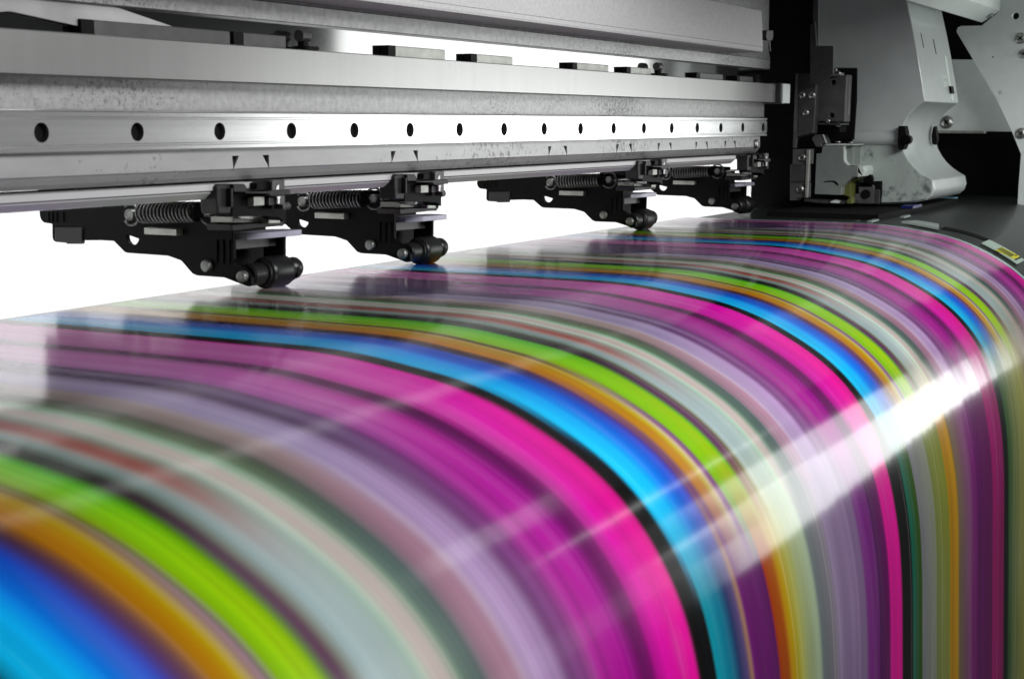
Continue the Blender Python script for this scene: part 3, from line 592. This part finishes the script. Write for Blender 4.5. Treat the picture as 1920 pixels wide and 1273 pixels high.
bm = new(); prism(bm, [(0.9556, -0.1592), (0.9017, -0.1615), (0.8671, -0.1634), (0.8572, -0.1632), (0.857, -0.1667), (0.9029, -0.1679), (0.9555, -0.1642)], 3.10, 3.2); obj('base_strip', bm, M['darkplate'], cp)
bm = new(); prism(bm, [(0.8973, -0.1626), (0.8902, -0.16), (0.8815, -0.1619), (0.8771, -0.1646), (0.8814, -0.1668), (0.8986, -0.1666)], 3.095, 3.12); obj('foam_bit', bm, M['pale_edge'], cp, bevel=0.002)
bm = new(); prism(bm, [(0.863, -0.1601), (0.8582, -0.1544), (0.8519, -0.1521), (0.8514, -0.1668), (0.8628, -0.1671)], 3.095, 3.12); obj('foil_bit', bm, M['yellowgreen'], cp, bevel=0.002)
for q, a_ in (([(0.9001, -0.0382)], (0, 0, 1)), ([(0.8728, -0.0388)], (0, 0, 1)), ([(0.8437, -0.1032)], (-0.5, -0.8, 0))):
    screw(cp, 3.15, q[0][0], q[0][1] - .003, Vector(a_).normalized(), .0062)
# connector block
cb = thing('connector_block', 'small black connector with a round socket under the pale-edged plate', 'connector', (3.18, 0.82, -0.16))
bm = new(); prism(bm, [(0.88, -0.1254), (0.8344, -0.1253), (0.8288, -0.1223), (0.8145, -0.1216), (0.8139, -0.1391), (0.8156, -0.1704), (0.8763, -0.1712)], 3.18, 3.195); obj('body', bm, M['void'], cb)
bm = new(); prism(bm, [(0.8594, -0.1347), (0.832, -0.1342), (0.8291, -0.1284), (0.8256, -0.134), (0.8251, -0.1695), (0.8668, -0.1706), (0.8676, -0.1491), (0.8589, -0.1489)], 3.172, 3.18); fo = obj('frame', bm, M['box'], cb, bevel=0.0015)
q = [(0.843, -0.1493)]
bm = new(); cyl(bm, (3.169, *q[0]), (3.173, *q[0]), .0098, 24); obj('socket', bm, M['void'], cb)
bm = new(); prism(bm, [(0.8452, -0.1075), (0.8309, -0.108), (0.8276, -0.1186), (0.8329, -0.1314), (0.8504, -0.1232), (0.8479, -0.1147)], 3.168, 3.18); obj('lever', bm, M['black'], cb, bevel=0.002)
bm = new(); prism(bm, [(0.8241, -0.1396), (0.8149, -0.1394), (0.8145, -0.1692), (0.8238, -0.1694)], 3.172, 3.18); obj('tab', bm, M['darkplate'], cb)
# ------------------------------------------------------------------ casing with the C-shaped notch
XC0, XC1 = 3.20, 3.53
cs = thing('carriage_casing', 'pale grey casing with a big C-shaped notch in its curved nose', 'casing', (3.35, 0.85, -0.1))
prof_c = [(0.9738, 0.3403), (0.9671, 0.1175), (0.8814, 0.116), (0.8812, -0.0465), (0.8771, -0.1711), (0.817, -0.1707), (0.7738, -0.1685), (0.7447, -0.1655), (0.7203, -0.1604), (0.7096, -0.1501), (0.7057, -0.1366), (0.7097, -0.1188), (0.7233, -0.1112), (0.7382, -0.1014), (0.7521, -0.0892), (0.7638, -0.0748), (0.7734, -0.0581), (0.7787, -0.0391), (0.7793, -0.0212), (0.7755, -0.0033), (0.7672, 0.0134), (0.7565, 0.0267), (0.7436, 0.0377), (0.7317, 0.0453), (0.7401, 0.0895), (0.7524, 0.1501), (0.7642, 0.1996), (0.7785, 0.2547), (0.7947, 0.3315)]
bm = new(); prism(bm, prof_c, XC0, XC1)
cas = obj('shell', bm, M['casing'], cs)
md = cas.modifiers.new('bevel', 'BEVEL'); md.width = 0.003; md.segments = 3; md.limit_method = 'ANGLE'; md.angle_limit = math.radians(40); md.harden_normals = True
for p_ in cas.data.polygons: p_.use_smooth = True
# lower soiled cheek and the rounded ridge above it
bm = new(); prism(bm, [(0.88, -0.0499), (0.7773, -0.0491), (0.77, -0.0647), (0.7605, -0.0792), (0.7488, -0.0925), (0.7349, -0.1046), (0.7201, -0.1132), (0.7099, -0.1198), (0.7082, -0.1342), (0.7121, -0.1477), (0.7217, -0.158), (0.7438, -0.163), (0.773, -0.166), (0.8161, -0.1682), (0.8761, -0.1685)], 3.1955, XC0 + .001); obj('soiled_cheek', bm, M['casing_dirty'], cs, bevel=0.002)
(yA, zA), (yB, zB), (yC, zC) = [(0.8796, -0.0136), (0.8785, -0.0464), (0.7788, -0.0301)]
bm = new(); n_ = 14; sec = []
for k in range(n_ + 1):
    a = math.pi * k / n_; sec.append((XC0 + .002 - .018 * math.sin(a), zA + (zB - zA) * (1 - math.cos(a)) / 2))
A_ = [bm.verts.new((x, yA, z)) for x, z in sec]; B_ = [bm.verts.new((x, yC - .003, z)) for x, z in sec]
for k in range(n_): bm.faces.new((A_[k], A_[k + 1], B_[k + 1], B_[k]))
bm.faces.new(A_); bm.faces.new(B_[::-1]); obj('ridge', bm, M['casing'], cs, smooth=False)
bm = new(); prism(bm, [(0.779, -0.0056), (0.7662, -0.0055), (0.7623, -0.0211), (0.7625, -0.0433), (0.7666, -0.0545), (0.7777, -0.0557), (0.7795, -0.0378)], 3.17, XC0 + .001); cl_ = obj('black_clip', bm, M['void'], cs, bevel=0.001)
q = [(0.7603, -0.0342)]
bm = new(); cyl(bm, (3.165, *q[0]), (3.185, *q[0]), .010, 24); obj('clip_knob', bm, M['black'], cl_, bevel=0.002)
(xk, zk), = [(3.844, -0.0412)]
q = [(0.7673, -0.0372)]
bm = new(); prism(bm, [(0.7708, -0.0084), (0.765, -0.006), (0.7601, -0.0371), (0.7632, -0.0491), (0.7717, -0.0468), (0.7736, -0.0288)], 3.455, 3.475); obj('far_clip', bm, M['black'], cs, bevel=0.002)
# nose details: two slits, a slider track with knob, embossed marks
def nose_y(z):   # front edge of the casing at height z
    return np.interp(z, [prof_c[i][1] for i in (23, 24, 25, 26, 27, 28)][::1], [prof_c[i][0] for i in (23, 24, 25, 26, 27, 28)])
def nose_patch(name, x0, x1, z0, z1, m, out=0.002, sk=0.0, par=None):
    bm = new(); ya, yb = nose_y(z0), nose_y(z1)
    v = []
    for dy in (-out, 0.004):
        v.append([bm.verts.new((x0, ya + dy, z0)), bm.verts.new((x1, ya + dy, z0)), bm.verts.new((x1 + sk, yb + dy, z1)), bm.verts.new((x0 + sk, yb + dy, z1))])
    bm.faces.new(v[0]); bm.faces.new(v[1][::-1])
    for i in range(4): bm.faces.new((v[0][i], v[0][(i + 1) % 4], v[1][(i + 1) % 4], v[1][i]))
    return obj(name, bm, m, par or cs, bevel=0.0006)
zs = [prof_c[i][1] for i in (23, 24, 25, 26, 27, 28)]
nose_patch('slit', 3.262, 3.267, .158, .190, M['void'], .0006)
nose_patch('slit', 3.372, 3.378, .150, .182, M['void'], .0006)
nose_patch('slider_track', 3.452, 3.472, .066, .150, M['pale_edge'], .0015)
nose_patch('slider_knob', 3.450, 3.478, .066, .082, M['black'], .005)
nose_patch('slider_end', 3.452, 3.474, .050, .064, M['pale_edge'], .002)
for i, (bx0, bars) in enumerate(((.112, ((0, 1, .45, .55),)), (.096, ((0, .2, 0, 1), (.8, 1, 0, 1), (.2, .8, .4, .6))), (.080, ((0, .25, 0, 1), (.75, 1, .3, 1), (.25, .75, 0, .25), (.25, .75, .8, 1))))):
    for (a0, a1, b0, b1) in bars:
        nose_patch('embossed_mark', 3.400 + .034 * a0, 3.400 + .034 * a1, bx0 + .011 * b0, bx0 + .011 * b1, M['pale_edge'], .0012)
# hood over the right end, unseen, added only to shade casing and beam end
bm = new(); box(bm, 2.02, 3.55, 0.17, 0.96, .338, .38)
tag(obj('light_blocker', bm, M['cover']), 'grey hood above the casing at the right end, added unseen to shade the end of the beam', 'blocker')
# ------------------------------------------------------------------ pale end frame
ef = thing('end_frame', 'pale grey steel end plate with a diagonal edge, holes and screws at the right', 'end plate', (3.8, 0.6, -0.2))
bm = new(); prism(bm, [(0.7999, 0.2211), (0.7977, 0.2313), (0.7896, 0.2349), (0.7401, 0.2346), (0.6991, 0.2681), (0.7079, 0.3821), (0.4809, 0.371), (0.45, -0.215), (0.6369, -0.2151), (0.6364, -0.1464), (0.6342, -0.0743), (0.6585, -0.0192), (0.7011, 0.0642)], 3.80, 3.815)
efp = obj('plate', bm, M['frame'], ef)
bm = new()
for q, r_ in (([(0.6625, 0.2549)], .0085), ([(0.7116, 0.1589)], .0025), ([(0.6915, 0.0731)], .004)): cyl(bm, (3.78, *q[0]), (3.83, *q[0]), r_, 20)
cut(efp, bm)
md = efp.modifiers.new('bevel', 'BEVEL'); md.width = 0.0015; md.segments = 2; md.limit_method = 'ANGLE'
for q, r_ in (([(0.6477, 0.2017)], .0135), ([(0.6398, 0.165)], .011), ([(0.6359, -0.0243)], .0135)): screw(ef, 3.80, q[0][0], q[0][1], (-1, 0, 0), r_)
# second plate behind it
ip = thing('inner_plate', 'pale inner plate with one big round screw behind the diagonal end plate', 'plate', (3.95, 0.75, 0.0))
bm = new(); prism(bm, [(0.9553, 0.1648), (0.7669, 0.1591), (0.6835, 0.0412), (0.6676, -0.0213), (0.9484, -0.0179)], 3.95, 3.96); obj('plate', bm, M['frame'], ip, bevel=0.001)
bm = new(); prism(bm, [(0.9461, -0.0172), (0.7493, -0.0201), (0.7491, -0.0255), (0.9458, -0.0247)], 3.93, 3.962); obj('bottom_lip', bm, M['zinc'], ip)
q = [(0.8455, 0.0027)]; screw(ip, 3.95, q[0][0], q[0][1], (-1, 0, 0), .0165)
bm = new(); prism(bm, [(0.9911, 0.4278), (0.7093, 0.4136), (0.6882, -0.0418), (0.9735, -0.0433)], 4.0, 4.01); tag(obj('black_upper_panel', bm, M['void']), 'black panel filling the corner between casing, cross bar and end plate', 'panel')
# cross bar running out of the top of the picture
cbr = thing('cross_bar', 'pale grey folded cross bar meeting the end plate at the top right', 'bar', (3.6, 0.72, 0.26))
c4 = [(0.6991, 0.2681), (0.7404, 0.241)]
(ya, za), (yb, zb) = c4
bm = new(); prism(bm, [(ya, za), (yb, zb), (yb + .03, zb + .03), (yb + .03, za + .09), (ya, za + .09)], 2.9, 3.80); obj('bar_body', bm, M['frame'], cbr, bevel=0.002)
q = [(0.7163, 0.2564)]; screw(cbr, 3.765, q[0][0], q[0][1], Vector((0, -0.45, -0.9)).normalized(), .009)
# lamp lead: small white connector in the dark
wc = thing('wire_connector', 'small white wire connector hanging in the dark beside the cover panel', 'connector', (2.9, 0.96, 0.13))
bm = new(); prism_y(bm, [(2.8129, 0.1767), (2.8513, 0.1787), (2.8523, 0.1655), (2.8463, 0.1591), (2.8175, 0.1578), (2.8107, 0.1635)], 0.95, 0.96); obj('plug', bm, M['darkplate'], wc, bevel=0.001)
(xa, za), (xb, zb) = [(2.842, 0.159), (2.8564, 0.1393)]
for e in (0, .004):
    bm = new(); tube(bm, [(xa + e, .955, za), (xa + e + .002, .955, (za + zb) / 2), (xb + e - .003, .957, zb)], .0012, 6); obj('wire', bm, M['darkplate'], wc)
# ------------------------------------------------------------------ things on the platen beside the banner
bm = new(); sheet_quad(bm, [(2.817, 0.6722), (2.894, 0.6709), (2.8104, 0.7466), (2.8885, 0.7456)], -.001, 20, .0022)
lb = obj('warning_label', bm, M['label_pale'], platen)
bm = new(); sheet_quad(bm, [(2.8078, 0.7012), (2.8717, 0.6988), (2.828, 0.7365), (2.8896, 0.7364)], .0013, 12, .0006); obj('yellow_panel', bm, M['label_yellow'], lb)
bm = new(); sheet_quad(bm, [(2.8275, 0.7361), (2.889, 0.736), (2.8238, 0.7395), (2.8852, 0.7395)], .002, 2, .0006); obj('black_line', bm, M['label_black'], lb)
bm = new(); sheet_quad(bm, [(2.8638, 0.7292), (2.8766, 0.7289), (2.8627, 0.7317), (2.8756, 0.7313)], .002, 2, .0006); obj('ink_mark', bm, M['label_black'], lb)
for k in range(4):
    bm = new(); sheet_quad(bm, [(2.823, 0.7007), (2.8273, 0.7006), (2.8238, 0.7285), (2.83, 0.7283)], .002, 6, .0004)
    o = obj('print_line', bm, M['label_black'], lb); o.location = (k * .012, 0, 0) if k else (0, 0, 0)
bm = new(); sheet_quad(bm, [(2.8632, 0.5841), (2.9183, 0.5801), (2.8855, 0.6673), (2.9212, 0.6685)], -.0025, 24, .0008)
obj('gap_shadow', bm, M['void'], platen)  # black strip laid on the platen, painting the shadow of a recessed gap
bm = new(); sheet_quad(bm, [(2.8394, 0.5148), (2.8989, 0.5289), (2.8266, 0.5882), (2.9063, 0.5705)], -.001, 12, .004)
obj('edge_guide', bm, M['clear'], platen)
for a0 in (1625, 1652):
    bm = new(); sheet_quad(bm, [(2.7901, 0.4627), (2.8588, 0.4589), (2.7869, 0.4717), (2.8553, 0.468)], -.001, 6, .003); o = obj('guide_tooth', bm, M['clear'], platen); 
    o.location = o.location + Vector(((a0 - 1625) * .006, -(a0 - 1625) * .0008, 0))
for q in ([(2.9172, 0.261)], [(2.9079, 0.3178)], [(2.8564, 0.4254)], [(2.892, 0.5255)]):
    x_, s_ = q[0]; y_, z_ = prof_at(s_); screw(platen, x_, y_, z_ - .006, (0, 0, 1), .0065)
bm = new(); box(bm, 3.14, 3.22, .735, .76, -.1755, -.170); tag(obj('blue_tray', bm, M['blue']), 'dark blue plastic strip lying on the platen under the casing', 'plastic strip')
bm = new(); box(bm, 2.90, 3.62, .745, .97, -.192, -.176); tag(obj('shade_slab', bm, M['void']), 'matt black tray standing in for the shade under the casing', 'slab')  # black slab added for the shade under the casing
bm = new(); box(bm, 3.58, 3.80, .78, .81, -.184, -.181); tag(obj('film_offcut', bm, M['cyan']), 'pale blue film scrap on the dark platen right of the casing', 'film scrap')
bm = new(); box(bm, 3.35, 3.95, .87, .885, -.186, -.176); tag(obj('platen_strip', bm, M['zinc']), 'thin grey metal strip at the rear edge of the dark platen', 'metal strip')
